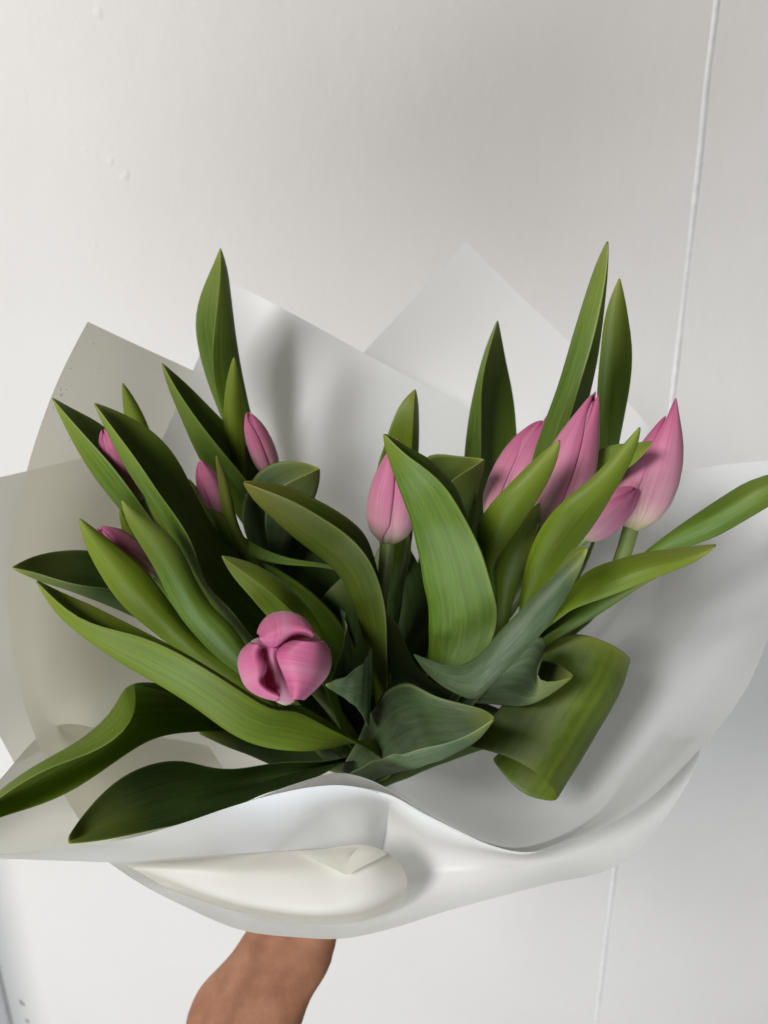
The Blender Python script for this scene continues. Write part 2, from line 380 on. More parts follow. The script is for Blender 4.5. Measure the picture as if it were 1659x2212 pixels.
# lower lip
EDGE = [(1512,1618,.415),(1500,1660,.41),(1478,1703,.405),(1440,1762,.40),(1400,1811,.395),(1365,1848,.392),(1320,1876,.389),(1200,1905,.383),(1080,1936,.378),(950,1972,.373),(850,2004,.37),(740,2027,.368),(640,2024,.369),(520,2008,.372),(400,1958,.378),(300,1906,.385),(233,1861,.392)]
MIDE = [(1480,1628,.43),(1440,1690,.43),(1340,1775,.425),(1240,1838,.415),(1150,1868,.405),(1060,1880,.40),(960,1890,.405),(870,1905,.412),(800,1935,.413),(690,1955,.412),(540,1925,.41),(400,1890,.41),(255,1858,.405)]
INNE = [(1440,1630,.455),(1370,1710,.45),(1270,1780,.42),(1190,1826,.394),(1130,1844,.3855),(1050,1825,.3855),(950,1779,.388),(890,1747,.39),(852,1731,.394),(835,1745,.42),(815,1775,.45),(700,1790,.465),(560,1795,.46),(400,1820,.45),(270,1850,.42)]
lip = sheet('wrapping_sheet', [EDGE, MIDE, INNE], M['film_lip'],
    'white wrapping sheet forming the lowest curved lip above the arm', nr=20, nc=110)
# folded front band and rolled corner
UU = [(-90,1849,.366),(0,1845,.366),(140,1829,.37),(260,1815,.374),(400,1776,.38),(500,1742,.385),(600,1714,.389),(680,1699,.391),(740,1696,.392),(800,1707,.391),(858,1733,.390)]
UM = [(-90,1853,.364),(0,1850,.363),(140,1845,.364),(260,1840,.366),(400,1822,.374),(500,1800,.382),(600,1776,.392),(700,1762,.402),(790,1765,.41),(846,1785,.43)]
UL = [(-90,1857,.363),(0,1855,.361),(140,1859,.360),(250,1862,.361),(400,1851,.368),(500,1844,.378),(600,1838,.388),(700,1832,.40),(790,1832,.415),(845,1840,.44)]
band = sheet('wrapping_sheet', [UU, UM, UL], M['film'],
    'white wrapping sheet folded over at the front with a rolled heart-shaped corner', nr=20, nc=110)
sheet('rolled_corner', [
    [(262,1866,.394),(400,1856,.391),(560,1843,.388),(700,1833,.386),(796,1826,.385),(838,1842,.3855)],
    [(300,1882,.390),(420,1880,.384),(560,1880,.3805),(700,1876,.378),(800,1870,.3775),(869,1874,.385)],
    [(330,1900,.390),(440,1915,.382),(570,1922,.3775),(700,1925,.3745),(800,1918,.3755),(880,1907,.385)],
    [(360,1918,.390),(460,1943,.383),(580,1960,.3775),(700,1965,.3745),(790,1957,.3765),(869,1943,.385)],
    [(385,1930,.394),(480,1960,.389),(590,1984,.385),(690,1996,.3825),(780,1990,.3825),(843,1967,.387)]], M['film_warm_lit'], None, parent=band, nr=30, nc=60)
sheet('corner_flap', [
    [(640,1838,.384),(690,1862,.377),(749,1890,.3713)],
    [(690,1836,.3842),(722,1856,.379),(747,1878,.3742)],
    [(740,1831,.384),(748,1845,.3803),(752,1856,.378)],
    [(796,1827,.3835),(780,1830,.384),(764,1840,.382)]], M['film_warm_lit'], None, parent=band, nr=14, nc=14)
sheet('corner_flap', [
    [(749,1890,.3712),(790,1868,.3725),(838,1844,.3825)],
    [(747,1877,.3735),(780,1852,.376),(822,1834,.383)],
    [(756,1850,.379),(772,1837,.381),(797,1827,.383)]], M['film_warm_lit'], None, parent=band, nr=14, nc=14)

# ------------------------------------------------------------------ tulips
C0 = np.array([790,1640,.555]); 
HANDP = P(765,1810,.615); ENDP = P(752,1900,.665)
TUL = {}
def tulip(k, label):
    e = bpy.data.objects.new('tulip', None); col.objects.link(e); e.empty_display_size = .01
    a = k*2.4; off = .008*math.sqrt(k/10)
    e.location = ENDP + np.array([off*math.cos(a)*1.6, off*math.sin(a)*1.6, 0])
    tag(e, label, 'tulip', 'tulips in the bouquet'); TUL[k] = e; return e
def leaf(k, mat, curves, depths, bulge=.30, n=30, m=11, ext=True, wav=.0006, thick=.0007):
    e = TUL[k]; C = []; crease = .55 if len(curves) == 3 else 0.0
    for c, d in zip(curves, depths):
        d = np.atleast_1d(d); u = np.linspace(0,1,len(c)); dd = np.interp(u, np.linspace(0,1,len(d)), d)
        C.append([P(x,y,z) for (x,y),z in zip(c,dd)])
    if ext:
        base = np.mean([c[-1] for c in C], axis=0)
        tgt = P(*C0) + (HANDP-P(*C0))*.25
        a = k*2.4; off = .010*math.sqrt(k/10); tgt = tgt + np.array([off*math.cos(a), 0, off*math.sin(a)])
        for c in C:
            q = tgt + (c[-1]-base)*.45; c.append(q)
    S = [smooth(c, n) for c in C]
    if len(S) == 2:
        A, B = S; mid = (A+B)/2; wv = np.linalg.norm(B-A, axis=1)[:,None]
        view = CAM - mid; view /= np.linalg.norm(view, axis=1)[:,None]
        S = [A, mid + view*wv*bulge, B]
    s = np.linspace(-1,1,m); G = np.zeros((n, m, 3))
    if len(S) == 3:
        A, Mi, B = S
        for j, x in enumerate(s):
            q = A*(x*(x-1)/2) + Mi*(1-x*x) + B*(x*(x+1)/2)
            l = Mi*(1-abs(x)) + (A if x < 0 else B)*abs(x)
            G[:,j] = q*(1-crease) + l*crease
    else:
        for i in range(n): G[i] = smooth([q[i] for q in S], m)
    # soft waviness
    ph = random.uniform(0,6); fr = random.uniform(7,11)
    tn = np.gradient(G, axis=0); ac = np.gradient(G, axis=1); nn = np.cross(tn, ac); nn /= np.linalg.norm(nn,axis=2)[:,:,None]+1e-9
    for i in range(n):
        f = math.sin(fr*i/n*3+ph)*min(1, i/6)
        G[i] += nn[i]*(wav*f*(s[:,None]**2)) + nn[i]*(.75*wav*math.sin(i*.9+ph*2)*np.sin(s*3.1+ph*3+i*.25)*min(1,i/5))[:,None]
    mi = n//3; jm = m//2
    outward = G[mi,jm]-(G[mi,0]+G[mi,-1])/2
    nrm = np.cross(G[mi,min(jm+1,m-1)]-G[mi,jm], G[mi+1,jm]-G[mi,jm])
    flip = float(np.dot(nrm, outward)) < 0
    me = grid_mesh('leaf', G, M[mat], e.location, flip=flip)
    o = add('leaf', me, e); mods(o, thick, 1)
    return o
def bud(k, tip, base, R, rot=0, lobe=.27, over=.085, blunt=0.0, flare=0.0, squash=1.0, wout=84, taper=0, hv=None, bow=0.0):
    e = TUL[k]; T = P(*tip); B = P(*base); ax = T-B; L = np.linalg.norm(ax); ax /= L
    v = CAM-B; a = v - ax*np.dot(v,ax); a /= np.linalg.norm(a); b = np.cross(ax, a)   # a faces the camera
    tt = [0,.05,.13,.25,.40,.55,.68,.80,.90,.96,1.0]
    r0 = [.22,.46,.74,.95,1.0,.96,.86,.69,.46,.28,.07]
    r1 = [.22,.50,.80,.98,1.0,1.0,.98,.90,.68,.40,.03]
    if taper: r0 = [.24,.50,.80,.98,1.0,.90,.73,.52,.31,.17,.03]
    n, m = 26, 15
    for layer in ((1, 0) if R else ()):
        for q in range(3):
            c = rot + q*2*math.pi/3 + (math.pi/3 if layer else 0)
            rr = random.Random(k*10+q+layer*5)
            hl = 1.0 + rr.uniform(-.06,.0) - (.04 if layer else 0)
            if hv: hl = hv[q] if not layer else .80
            wmax = math.radians(wout)
            G = np.zeros((n, m, 3)); lob = lobe*rr.uniform(.8,1.2)
            for i in range(n):
                t = i/(n-1)
                r = R*((1-blunt)*np.interp(t, tt, r0)+blunt*np.interp(t, tt, r1))*(1 if not layer else (.86 if not blunt else .64))
                wd = wmax*(.55+.45*min(1,t/.25))*(1-max(0,(t-.55)/.45)**2.5*.45)
                for j in range(m):
                    s = -1+2*j/(m-1); th = c + s*wd
                    phi = s*wd; sk = 1 + over*s*(1-layer) + .015*math.sin(5*t+q*2+s*2)
                    ex = lob*r + (1.0-lob*.8)*r*math.cos(phi)*sk; ey = (1.0-lob*.8)*r*math.sin(phi)*sk
                    rad = math.hypot(ex, ey); th = c + math.atan2(ey, ex)
                    rad += flare*R*max(0,t-.75)**2*4*(1-abs(s)*.3)*(1 if not layer else .3)
                    # fine lip turning outward at the free edge
                    if abs(s) > .85 and not layer: rad += R*.02*(abs(s)-.85)/.15*(.3+t)
                    z = L*hl*t - R*(.05*t + (.42 if not blunt else .10)*max(0,(t-.6)/.4)**1.5)*s*s
                    G[i,j] = B + ax*z + np.array([bow*math.sin(math.pi*t),0,0]) + rad*(math.cos(th)*a + math.sin(th)*b*squash)
            o = add('petal', grid_mesh('petal', G, M['petal'], e.location), e); mods(o, .0008, 1)
    # stem from the flower down through the hand to its cut end
    a2 = k*2.4; off = .010*math.sqrt(k/10); j = np.array([off*math.cos(a2), 0, off*math.sin(a2)])
    p0 = B + ax*.002
    pts = [p0, B-ax*.03, .45*(B-ax*.05)+.55*(P(*C0)+j), P(*C0)+j+(HANDP-P(*C0))*.15, HANDP+j*.9, np.array(e.location)]
    tube('stem', pts, [.0046,.0040,.0042,.0042,.0042], M['stem'], e, e.location, seg=12, n=36)

names = {
 1:'pink tulip bud nearly hidden between two folded leaves beside the droplet-spotted sheet',
 2:'pink tulip whose bud tip peeks over a broad lime green leaf',
 3:'pale pink tulip bud beside a small brownish pointed leaf',
 4:'pink tulip with narrow bud below the tallest dark folded leaf and lime spike',
 5:'pink tulip seen end-on, three rounded petals closing over its centre',
 6:'pink tulip bud on a bare stem against the white sheet in the middle',
 7:'rounded pink tulip bud partly behind a long upright leaf',
 8:'large upright pink tulip bud with parted petal tips between lime leaves',
 9:'hooked-tip pink tulip leaning outward on a bare yellow-green stem',
 10:'small dusky pink tulip bud tucked under the hooked-tip tulip'}
for k in names: tulip(k, names[k])
bud(1, (221,922,.430), (300,1085,.455), .0090, .4)
bud(2, (211,1137,.412), (335,1245,.440), .0095, .9)
bud(3, (430,988,.440), (486,1125,.465), .0077, .3)
bud(4, (534,886,.478), (588,1030,.500), .0080, 1.0)
bud(5, (588,1398,.330), (640,1445,.392), 0)
def petal_patch(k, rows, n=22, m=22):
    e = TUL[k]; Rr = np.array([smooth([P(*q) for q in r], m) for r in rows])
    G = np.array([smooth(Rr[:,j], n) for j in range(m)]).transpose(1,0,2)
    o = add('petal', grid_mesh('petal', G, M['petal'], e.location), e); mods(o, .0009, 1)
def zz(pts, d): return [(x, y, d[i] if isinstance(d, (list,tuple)) else d) for i,(x,y) in enumerate(pts)]
petal_patch(5, [zz([(650,1440)]*2, .395), zz([(652,1400),(672,1415),(674,1435),(668,1455),(655,1470),(640,1482)], .378),
    zz([(698,1384),(711,1404),(714,1431),(705,1460),(695,1473),(682,1487),(652,1511)], .350),
    zz([(685,1386),(680,1405),(675,1425),(672,1445),(668,1465),(662,1485),(649,1511)], .3345),
    zz([(660,1385),(640,1400),(630,1418),(632,1440),(640,1465),(645,1490),(640,1511)], .332),
    zz([(635,1384),(609,1394),(596,1411),(599,1427),(609,1450),(622,1484),(630,1509)], [.343,.339,.337,.338,.339,.341,.346])])
petal_patch(5, [zz([(628,1420)]*2, .395), zz([(650,1392),(645,1372),(630,1358),(610,1353),(595,1358),(583,1367),(578,1380)], .378),
    zz([(677,1365),(660,1339),(635,1325),(606,1322),(579,1331),(564,1348),(556,1371)], .352),
    zz([(674,1362),(655,1344),(632,1335),(606,1336),(586,1345),(571,1355),(559,1370)], .3385),
    zz([(678,1370),(655,1358),(632,1354),(609,1361),(591,1372),(576,1380),(561,1376)], .3345),
    zz([(679,1378),(655,1371),(635,1373),(615,1384),(599,1397),(582,1401),(563,1391),(557,1380)], [.345,.343,.341,.340,.339,.340,.343,.346])])
petal_patch(5, [zz([(605,1440)]*2, .395), zz([(578,1408),(563,1418),(556,1434),(559,1455),(568,1473),(580,1485),(610,1496)], .378),
    zz([(545,1387),(523,1404),(515,1427),(520,1457),(533,1484),(550,1497),(575,1507),(602,1513)], .351),
    zz([(547,1390),(535,1408),(532,1427),(537,1450),(542,1468),(552,1486),(573,1502),(602,1511)], .338),
    zz([(558,1391),(552,1405),(552,1420),(558,1435),(559,1450),(557,1472),(575,1492),(604,1507)], .334),
    zz([(569,1394),(565,1404),(567,1417),(577,1431),(577,1447),(569,1470),(582,1487),(606,1500)], [.341,.339,.338,.338,.339,.341,.343,.347])])
petal_patch(5, [zz([(600,1515),(618,1522),(636,1512)], .37), zz([(575,1480),(603,1490),(632,1500)], [.352,.348,.352]), zz([(570,1445),(594,1452),(618,1460)], [.348,.343,.348]), zz([(572,1412),(588,1415),(604,1420)], [.345,.340,.345]), zz([(580,1396),(588,1397),(598,1400)], .339)])
petal_patch(5, [zz([(695,1400),(690,1380),(676,1365)], .368), zz([(670,1395),(662,1380),(650,1368)], [.352,.349,.352]), zz([(630,1400),(626,1387),(618,1378)], [.346,.344,.346]), zz([(600,1404),(597,1399),(592,1393)], .340)])
petal_patch(5, [zz([(535,1400),(545,1385),(560,1378)], .365), zz([(555,1405),(562,1395),(572,1388)], [.350,.346,.350]), zz([(582,1408),(585,1401),(590,1396)], .340)])
bud(6, (862,945,.432), (838,1172,.455), .0142, .9, taper=1)
bud(7, (1180,895,.482), (1072,1150,.490), .0168, .5)
bud(8, (1291,836,.412), (1178,1140,.438), .0148, 1.2, flare=.3, taper=1)
bud(9, (1457,858,.425), (1362,1142,.440), .0150, .6, flare=.15, taper=1, hv=(1.0,.80,.86), bow=.0022)
bud(10, (1381,1050,.420), (1258,1160,.440), .0105, .2)

# --- leaves: curves run tip -> base
leaf(4,'green',[[(476,535),(455,585),(430,640),(419,700),(428,760),(447,820),(470,880),(500,960)],
                [(477,535),(490,570),(500,640),(512,720),(525,800),(540,880),(560,960),(580,1040)],
                [(477,537),(474,610),(462,700),(456,770),(462,830),(480,900),(510,990)]],[(.51,.53,.54),(.505,.515,.54),(.50,.50,.53)])
leaf(4,'lime',[[(505,770),(494,800),(485,850),(482,890),(484,940),(500,1000)],[(507,770),(515,800),(522,840),(527,890),(529,940),(530,1000)]],[(.467,.49),(.467,.49)])
leaf(4,'green',[[(350,783),(400,825),(450,875),(500,925),(545,975),(575,1020),(600,1080)],
                [(349,784),(357,820),(385,890),(415,960),(445,1020),(480,1075),(520,1130)],
                [(351,785),(380,838),(430,910),(480,972),(530,1030),(570,1090)]],[(.465,.485,.51),(.46,.47,.50),(.455,.455,.49)])
leaf(1,'lime',[[(264,827),(264,850),(266,880),(272,920),(285,970)],[(266,826),(280,843),(302,880),(322,920),(335,970)]],[(.468,.49),(.468,.49)])
leaf(1,'green',[[(113,858),(160,884),(215,911),(250,940),(290,1000),(340,1080),(400,1180)],
                [(112,859),(150,940),(200,1030),(260,1105),(330,1180),(400,1260)],
                [(114,861),(180,935),(240,1000),(290,1068),(320,1108),(360,1160),(410,1220)]],[(.435,.46,.48),(.43,.44,.475),(.428,.425,.46)])
leaf(1,'lime',[[(300,1030),(314,1078),(340,1130),(380,1175),(420,1230)],[(304,1030),(350,1090),(395,1160),(430,1215),(460,1260)]],[(.428,.45),(.428,.45)])
leaf(3,'green',[[(204,869),(262,890),(330,930),(382,985),(411,1040),(440,1100),(470,1150),(520,1190),(580,1215),(640,1250)],
                [(203,871),(240,950),(290,1040),(340,1110),(390,1190),(430,1260),(470,1330),(530,1400)],
                [(205,872),(250,932),(300,1000),(350,1070),(400,1140),(421,1190),(440,1250),(470,1288),(510,1320),(532,1360),(558,1395)]],[(.415,.445,.47),(.41,.425,.46),(.405,.405,.43)])
leaf(3,'green',[[(402,1035),(420,1075),(440,1112),(465,1150),(500,1183),(552,1208),(620,1219),(700,1226)],
                [(410,1034),(443,1072),(483,1113),(523,1157),(582,1191),(640,1211),(700,1218)]],[(.452,.458),(.45,.46)], bulge=.15)
# filler leaves deep inside the bunch, shade of the core put into their colour
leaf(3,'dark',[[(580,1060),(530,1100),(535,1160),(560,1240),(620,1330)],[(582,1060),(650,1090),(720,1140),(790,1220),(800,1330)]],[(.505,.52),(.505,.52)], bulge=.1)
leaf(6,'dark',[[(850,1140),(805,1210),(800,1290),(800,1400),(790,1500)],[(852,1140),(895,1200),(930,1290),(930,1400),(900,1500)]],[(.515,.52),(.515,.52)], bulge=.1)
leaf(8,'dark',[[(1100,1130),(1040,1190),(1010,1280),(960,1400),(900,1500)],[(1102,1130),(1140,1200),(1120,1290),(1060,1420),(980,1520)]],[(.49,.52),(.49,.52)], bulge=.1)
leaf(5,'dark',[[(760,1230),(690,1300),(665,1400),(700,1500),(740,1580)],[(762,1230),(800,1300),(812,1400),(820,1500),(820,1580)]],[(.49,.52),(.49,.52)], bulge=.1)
leaf(3,'olive',[[(466,985),(467,1000),(472,1040),(477,1090),(490,1140),(510,1180)],[(469,984),(476,1000),(493,1040),(505,1090),(518,1140),(540,1180)]],[(.43,.455),(.43,.455)])
leaf(2,'green',[[(262,1079),(266,1110),(280,1140),(310,1190),(340,1240),(375,1310),(420,1370),(470,1425),(530,1465)],
                [(264,1078),(285,1098),(320,1122),(360,1143),(385,1170),(410,1220),(432,1275),(460,1315),(505,1350),(535,1400),(560,1450)]],[(.385,.40,.425),(.385,.40,.425)])
leaf(2,'lime',[[(257,1100),(259,1125),(268,1160),(290,1200)],[(260,1099),(275,1118),(300,1150),(330,1190)]],[(.41,.43),(.41,.43)])
leaf(2,'lime',[[(170,1119),(172,1140),(182,1175),(210,1230),(250,1290),(310,1350),(370,1400),(430,1445),(500,1480)],
               [(172,1118),(190,1130),(225,1157),(270,1192),(315,1232),(355,1285),(400,1340),(450,1390),(510,1440)]],[(.395,.41,.435),(.395,.41,.435)])
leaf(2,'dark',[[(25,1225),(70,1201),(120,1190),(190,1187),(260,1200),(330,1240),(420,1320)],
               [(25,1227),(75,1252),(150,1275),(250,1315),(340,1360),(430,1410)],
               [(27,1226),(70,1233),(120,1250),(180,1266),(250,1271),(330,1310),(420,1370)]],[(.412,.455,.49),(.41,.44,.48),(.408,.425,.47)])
leaf(5,'lime',[[(80,1251),(132,1279),(198,1305),(248,1331),(300,1357),(370,1393),(430,1427),(500,1470),(560,1510),(600,1530),(622,1520),(645,1516),(690,1545),(752,1584)],
               [(78,1254),(95,1290),(130,1335),(190,1386),(260,1436),(340,1480),(420,1530),(500,1590),(560,1615),(640,1626),(705,1622),(750,1607)],
               [(81,1257),(120,1296),(170,1335),(232,1357),(290,1368),(350,1390),(420,1428),(500,1476),(555,1512),(600,1535),(640,1530),(690,1560),(752,1592)]],[(.358,.38,.425),(.355,.365,.42),(.352,.355,.415)], bulge=.3, wav=.0003)
leaf(5,'lime',[[(-95,1800),(0,1722),(90,1668),(170,1638),(235,1608),(280,1565),(296,1520),(292,1484),(296,1482),(330,1490),(400,1510)],
               [(-95,1800),(0,1708),(70,1658),(150,1614),(212,1572),(250,1532),(266,1492),(276,1482),(300,1480),(345,1477),(400,1492),(480,1540)],
               [(-95,1802),(0,1735),(80,1690),(160,1652),(235,1622),(285,1585),(310,1560),(350,1545),(420,1550),(480,1570)],
               [(-95,1804),(0,1766),(80,1741),(160,1706),(220,1668),(300,1612),(360,1586),(430,1580),(490,1582)]],
               [(.352,.364,.44),(.36,.385,.465),(.366,.402,.475),(.36,.39,.47)], m=21)
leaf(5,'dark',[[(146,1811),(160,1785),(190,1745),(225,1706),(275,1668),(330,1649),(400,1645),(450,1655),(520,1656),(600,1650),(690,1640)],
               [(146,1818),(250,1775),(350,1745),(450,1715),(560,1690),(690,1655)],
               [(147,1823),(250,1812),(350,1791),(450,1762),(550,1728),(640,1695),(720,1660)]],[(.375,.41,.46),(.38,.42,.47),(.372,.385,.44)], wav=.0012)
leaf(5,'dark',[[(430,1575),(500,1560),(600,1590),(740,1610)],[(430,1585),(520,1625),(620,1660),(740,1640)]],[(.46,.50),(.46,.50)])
leaf(5,'lime',[[(478,1201),(487,1222),(507,1252),(540,1288),(562,1316),(590,1350),(620,1400)],
               [(479,1200),(500,1203),(540,1213),(595,1242),(650,1293),(685,1338),(706,1390),(715,1440)],
               [(480,1204),(505,1223),(560,1262),(600,1293),(632,1324),(660,1370),(680,1430)]],[(.392,.405,.44),(.39,.40,.44),(.386,.385,.42)])
leaf(5,'glauc',[[(703,1474),(716,1462),(731,1428),(742,1386),(748,1347),(742,1320),(734,1305)],
                [(703,1479),(716,1491),(748,1513),(780,1546),(795,1580)],
                [(705,1476),(748,1457),(781,1431),(796,1408),(800,1395)]],[(.385,.41,.45),(.383,.40,.43),(.382,.395,.42)], ext=False)
leaf(6,'lime',[[(896,840),(867,867),(844,917),(830,960),(816,1000),(808,1050),(815,1120)],
               [(898,840),(903,860),(904,900),(904,975),(900,1050)],
               [(896,844),(893,870),(891,910),(889,965),(885,1040)]],[(.472,.475,.49),(.465,.47,.49),(.458,.458,.48)])
leaf(6,'olive',[[(527,1038),(600,1043),(680,1075),(740,1110),(785,1148),(803,1185),(820,1240)],
                [(525,1043),(545,1080),(580,1115),(640,1170),(700,1212),(742,1260),(765,1320),(790,1400),(810,1500)],
                [(527,1042),(580,1060),(640,1083),(700,1118),(760,1160),(795,1202),(818,1250),(834,1310),(838,1400),(835,1500)]],[(.405,.43,.46),(.40,.415,.47),(.395,.40,.455)])
leaf(6,'glauc',[[(690,1011),(670,1002),(645,995),(612,994),(568,1007),(538,1045),(520,1105),(530,1160),(560,1210)],
                [(691,1012),(692,1040),(678,1090),(640,1150),(610,1220)],
                [(689,1013),(645,1031),(602,1051),(575,1090),(575,1160),(590,1220)]],[(.455,.475,.50),(.452,.465,.50),(.448,.45,.49)])
leaf(6,'dark',[[(834,1325),(860,1348),(882,1408),(930,1468),(1040,1513),(1080,1530)],[(832,1326),(828,1400),(850,1470),(900,1505),(1000,1540),(1070,1550)]],[(.46,.48),(.46,.48)])
leaf(6,'dark',[[(880,1150),(860,1200),(840,1280),(838,1360)],[(884,1150),(888,1200),(870,1280),(860,1360)]],[(.47,.50),(.47,.50)])
leaf(6,'glauc',[[(1067,1549),(1048,1533),(1000,1519),(940,1502),(895,1477),(866,1473),(838,1485),(803,1530),(772,1595),(735,1665)],
                [(1068,1551),(1040,1590),(985,1626),(920,1652),(860,1668),(780,1690)],
                [(1066,1553),(1030,1576),(975,1601),(900,1619),(840,1632),(795,1648),(745,1678)]],[(.362,.40,.47),(.36,.385,.46),(.357,.372,.45)], ext=False)
leaf(7,'green',[[(1076,692),(1084,730),(1093,775),(1109,850),(1115,920),(1118,1000)],
                [(1074,692),(1052,742),(1029,824),(1013,900),(1002,985),(1000,1050)],
                [(1074,697),(1060,745),(1049,790),(1042,830),(1040,910),(1040,1000)]],[(.51,.53,.545),(.505,.515,.535),(.50,.498,.52)])
leaf(7,'dark',[[(1045,991),(985,984),(925,979),(905,1010),(910,1080)],[(1046,993),(1044,1025),(1024,1080),(1005,1150)],[(1044,994),(1005,1018),(972,1038),(955,1100)]],[(.455,.475,.50),(.452,.465,.49),(.448,.45,.48)])
leaf(7,'green',[[(831,936),(880,963),(937,999),(977,1040),(1003,1090),(1018,1140),(1036,1200),(1050,1260)],
                [(828,938),(832,970),(845,1015),(868,1075),(888,1145),(900,1200),(913,1270),(921,1330),(922,1390),(920,1440)],
                [(832,939),(870,975),(920,1010),(970,1060),(1010,1122),(1040,1185),(1062,1250),(1078,1315),(1076,1350),(1060,1395),(1035,1440)]],[(.375,.41,.44),(.37,.385,.43),(.365,.375,.42)], ext=False)
leaf(8,'green',[[(1315,520),(1315,560),(1309,640),(1302,700),(1292,780),(1278,845),(1255,930),(1240,1010)],
                [(1311,520),(1290,560),(1262,640),(1235,730),(1205,830),(1180,895),(1163,940),(1142,1010),(1130,1080)],
                [(1315,523),(1312,580),(1300,655),(1284,730),(1262,805),(1243,870),(1226,925),(1205,990),(1190,1060)]],[(.435,.455,.475),(.428,.442,.465),(.42,.428,.455)])
leaf(9,'green',[[(1337,600),(1319,637),(1306,680),(1297,760),(1288,850),(1290,950),(1300,1050)],[(1339,600),(1347,630),(1359,700),(1366,755),(1362,830),(1350,900),(1335,970),(1320,1050)]],[(.475,.50),(.475,.50)], bulge=.22)
leaf(8,'lime',[[(1208,949),(1190,963),(1160,985),(1100,1045),(1050,1100),(1028,1140),(1030,1180),(1050,1240)],[(1211,951),(1209,975),(1200,1010),(1175,1060),(1140,1112),(1092,1180),(1062,1230),(1070,1270)]],[(.385,.40,.435),(.385,.40,.435)])
leaf(8,'lime',[[(1381,921),(1365,940),(1330,977),(1270,1040),(1210,1085),(1165,1142),(1143,1195),(1126,1262),(1120,1320)],[(1384,922),(1384,945),(1370,985),(1340,1040),(1318,1078),(1286,1133),(1231,1199),(1170,1275),(1140,1320)]],[(.375,.39,.43),(.375,.39,.43)])
leaf(8,'lime',[[(1165,1085),(1130,1112),(1090,1180),(1068,1240),(1070,1310)],[(1167,1087),(1157,1153),(1133,1225),(1117,1260),(1105,1320)]],[(.418,.45),(.418,.45)], bulge=.15)
leaf(10,'green',[[(1409,952),(1375,957),(1305,962),(1270,990),(1240,1050)],[(1410,955),(1387,988),(1345,1022),(1300,1045),(1260,1090)]],[(.405,.45),(.40,.44)], bulge=.12)
leaf(9,'lime',[[(1548,1175),(1507,1178),(1460,1186),(1401,1187),(1342,1205),(1275,1229),(1225,1280),(1190,1330)],[(1548,1179),(1517,1207),(1441,1240),(1391,1261),(1330,1283),(1275,1301),(1225,1320),(1190,1350)]],[(.385,.40,.43),(.38,.39,.42)])
leaf(9,'green',[[(1435,1235),(1391,1250),(1330,1275),(1260,1300),(1190,1350)],[(1435,1239),(1391,1262),(1342,1296),(1260,1348),(1180,1392)]],[(.40,.435),(.40,.435)])
leaf(9,'green',[[(1790,985),(1659,1025),(1605,1040),(1590,1050),(1540,1083),(1480,1125),(1430,1163),(1390,1195),(1340,1240)],[(1790,1010),(1659,1096),(1600,1132),(1540,1166),(1490,1180),(1440,1197),(1380,1240)]],[(.40,.42,.445),(.40,.42,.445)], bulge=.4)
leaf(10,'glauc',[[(1268,1182),(1257,1191),(1198,1242),(1132,1308),(1082,1361),(1033,1414),(1002,1433),(966,1437),(927,1425),(896,1412)],
                 [(1270,1186),(1255,1229),(1214,1305),(1171,1368),(1115,1427),(1066,1474),(1023,1511),(983,1498),(953,1481),(917,1448),(892,1412)]],[(.36,.375,.41),(.36,.375,.41)], ext=False, bulge=.22, wav=.0001)
leaf(10,'dark',[[(1267,1181),(1243,1176),(1222,1205),(1190,1250),(1140,1310)],[(1268,1186),(1240,1215),(1200,1260),(1150,1320),(1100,1380)]],[(.365,.40),(.37,.41)], ext=True, bulge=-.15)
leaf(10,'glauc',[[(1238,1457),(1208,1434),(1178,1424),(1140,1430),(1090,1460)],[(1239,1460),(1211,1484),(1165,1518),(1118,1531),(1050,1520)],[(1237,1461),(1195,1474),(1160,1470),(1153,1460),(1163,1433),(1179,1405),(1180,1385),(1171,1366),(1130,1400),(1080,1460)]],[(.412,.435,.45),(.41,.415,.44),(.405,.395,.43)])
leaf(10,'plain',[[(1180,1395),(1130,1460),(1070,1540),(1012,1612)],[(1235,1369),(1210,1450),(1160,1550),(1112,1643)],[(1318,1390),(1300,1460),(1240,1570),(1180,1688)],[(1362,1425),(1346,1480),(1292,1580),(1202,1728)],[(1300,1430),(1270,1500),(1200,1600),(1135,1716)],[(1230,1420),(1180,1490),(1110,1590),(1062,1640)]],
     [(.45,.44),(.445,.43),(.44,.425),(.45,.435),(.475,.45),(.49,.46)], ext=False, m=25, bulge=.2, wav=.0001)
# a stalk joining the rolled leaf to the bundle
leaf(10,'green',[[(1180,1400),(1120,1470),(1050,1560),(960,1600)],[(1250,1420),(1180,1500),(1090,1600),(980,1640)]],[(.47,.52),(.47,.52)])

# ------------------------------------------------------------------ lower cone of the wrap, gathered in the hand
G = np.zeros((14, 40, 3)); c_top = P(770,1775,.603)
axd = ENDP-c_top; LA = np.linalg.norm(axd); axd /= LA
sa = np.cross(axd, [0,0,1.]); sa /= np.linalg.norm(sa); sb = np.cross(axd, sa)
for i in range(14):
    t = i/13; r = .010*(1-t)**1.3 + .021 + (.018*max(0,t-.7)/.3)
    for j in range(40):
        th = 2*math.pi*j/40
        k = 1 + .05*math.sin(7*th+2*t)*(t)
        G[i,j] = c_top + axd*LA*(t*.95+.02) + r*k*(math.cos(th)*sa+math.sin(th)*sb)
o = add('wrapping_sheet', grid_mesh('wrapping_sheet', G, M['film'], closed=True)); mods(o, 0, 1)
tag(o, 'gathered lower cone of the wrap squeezed in the hand', 'wrapping sheet', 'sheets of the bouquet wrap')

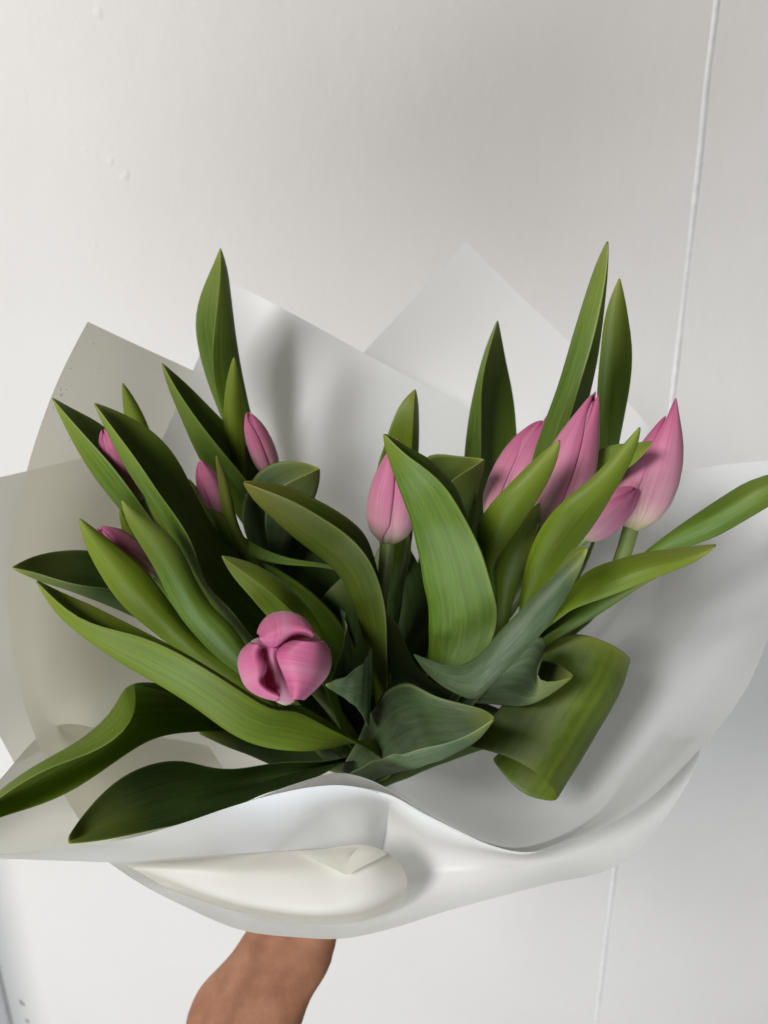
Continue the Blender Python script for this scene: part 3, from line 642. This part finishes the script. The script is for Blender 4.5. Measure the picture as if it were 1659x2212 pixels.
# ------------------------------------------------------------------ arm and hand: one continuous body
def ring_body(stations, seg=22):
    """stations: (center, right-halfwidth vec, depth-halfwidth vec)"""
    V, F = [], []
    for c, a, b in stations:
        for j in range(seg):
            t = 2*math.pi*j/seg; V.append(tuple(c + math.cos(t)*a + math.sin(t)*b))
    for i in range(len(stations)-1):
        for j in range(seg):
            j2 = (j+1) % seg; F.append((i*seg+j, i*seg+j2, (i+1)*seg+j2, (i+1)*seg+j))
    F.append(tuple(range(seg-1,-1,-1))); F.append(tuple((len(stations)-1)*seg+j for j in range(seg)))
    return V, F
VV, FF = [], []
def push(vf):
    o = len(VV); VV.extend(vf[0]); FF.extend([tuple(i+o for i in f) for f in vf[1]])
arm = [((285,2490),(505,2500),.49,.037),((418,2212),(636,2212),.545,.034),((435,2175),(638,2178),.552,.033),((450,2142),(652,2144),.558,.031),((466,2110),(694,2106),.565,.030),((484,2075),(728,2070),.572,.030),((515,2010),(748,2018),.585,.028),((560,1945),(765,1960),.598,.024),((610,1880),(780,1890),.61,.021),((650,1840),(780,1840),.618,.015)]
st = []
for (l, r, d, dep) in arm:
    a, b = P(*l, d), P(*r, d); st.append(((a+b)/2, (b-a)/2*1.03, FWD*dep))
# smooth the stations
def sm(arr, n): return smooth(arr, n)
cs, as_, bs = (sm([s[i] for s in st], 40) for i in range(3))
push(ring_body(list(zip(cs, as_, bs))))
def capsule_chain(pts, radii, n=18, seg=12):
    C = smooth(pts, n); R = np.interp(np.linspace(0,1,n), np.linspace(0,1,len(radii)), radii)
    S = []
    for i in range(n):
        t = C[min(i+1,n-1)]-C[max(i-1,0)]; t /= np.linalg.norm(t)
        a = np.cross(t, [.3,.5,.8]); a /= np.linalg.norm(a); b = np.cross(t,a)
        e = 1.0
        u = i/(n-1)
        if u > .88: e = math.sqrt(max(.02, 1-((u-.88)/.12)**2*.96))
        S.append((C[i], a*R[i]*e, b*R[i]*e))
    push(ring_body(S, seg))
# fingers wrap round the gathered stems behind and below the paper
hc = HANDP + (ENDP-HANDP)*.15; rg = .034
def around(th, along, r=rg): return hc + axd*along + r*(math.cos(th)*sa + math.sin(th)*sb)
palm = cs[-6]
th0 = min(np.linspace(0,2*math.pi,73), key=lambda t: np.linalg.norm(around(t,0)-palm))
for along, rad, ln in ((-.036,.0088,2.9),(-.013,.0092,3.1),(.010,.0088,3.0),(.031,.0076,2.6)):
    capsule_chain([palm*.5+around(th0,along)*.5] + [around(th0+ln*q, along, rg+.004*math.sin(3*q)) for q in (.12,.3,.5,.7,.88,1.0)], [rad*1.25, rad*1.1, rad, rad, rad*.85])
capsule_chain([cs[-9], around(th0-.5,-.02,rg+.006), around(th0-1.1,-.035,rg+.004), around(th0-1.8,-.045,rg+.002)], [.014,.012,.0105,.009])
for (pa, dA, rA) in (([(570,2020),(530,2100),(490,2190),(430,2320)], (.566,.542,.523,.495), .0075),):
    capsule_chain([P(x,y,d+.0125) for (x,y),d in zip(pa,dA)], [rA,rA,rA,rA], n=24)
capsule_chain([cs[-12], palm, around(th0,-.02), around(th0,.0,.03)], [.024,.024,.02,.014])
me = bpy.data.meshes.new('arm'); me.from_pydata(VV, [], FF); me.materials.append(M['skin'])
person = add('person', me)
r = person.modifiers.new('r', 'REMESH'); r.mode = 'VOXEL'; r.voxel_size = .0026; r.use_smooth_shade = True
s = person.modifiers.new('s', 'SMOOTH'); s.factor = .5; s.iterations = 22
tag(person, 'bare forearm of a person whose hand grips the bouquet from below', 'person')

# ------------------------------------------------------------------ droplets on the thin sheet
dg = bpy.context.evaluated_depsgraph_get(); dg.update()
rd = random.Random(5)
sh = [o for o in col.objects if o.get('label','').startswith('thin translucent')][0]
ev = sh.evaluated_get(dg)
for (x, y, r) in ((188,703,2.6),(203,743,2.0),(154,779,1.8),(152,797,2.6),(197,803,1.8),(216,795,1.4),(152,832,1.6),(131,842,2.4),(145,843,1.6),(132,855,3.4),(115,882,2.6),(93,914,1.8),(151,952,2.2),(217,806,1.4)):
    d = P(x,y,1.0)-CAM; hit, loc, nor, idx = ev.ray_cast(Vector(CAM), Vector(d).normalized())
    if not hit: continue
    loc = np.array(loc); nor = np.array(nor)
    if np.dot(nor, CAM-loc) < 0: nor = -nor
    a = np.cross(nor, [0,0,1.]); a /= np.linalg.norm(a); b = np.cross(nor, a); R = r*.00028*1.5
    G = np.zeros((6,14,3))
    for i in range(6):
        f = i/5*math.pi/2*.98
        for j in range(14):
            t = 2*math.pi*j/14; k = 1+.15*math.sin(2*t+x)
            G[i,j] = R*math.cos(f)*k*(math.cos(t)*a+1.15*math.sin(t)*b) + nor*(R*.6*math.sin(f)+.00005)
    o = add('water_droplet', grid_mesh('water_droplet', G, M['water'], closed=True), None, loc)
    tag(o, 'tiny clear water droplet on the thin wrapping sheet near its corner', 'water droplet', 'droplets on the wrapping sheet')
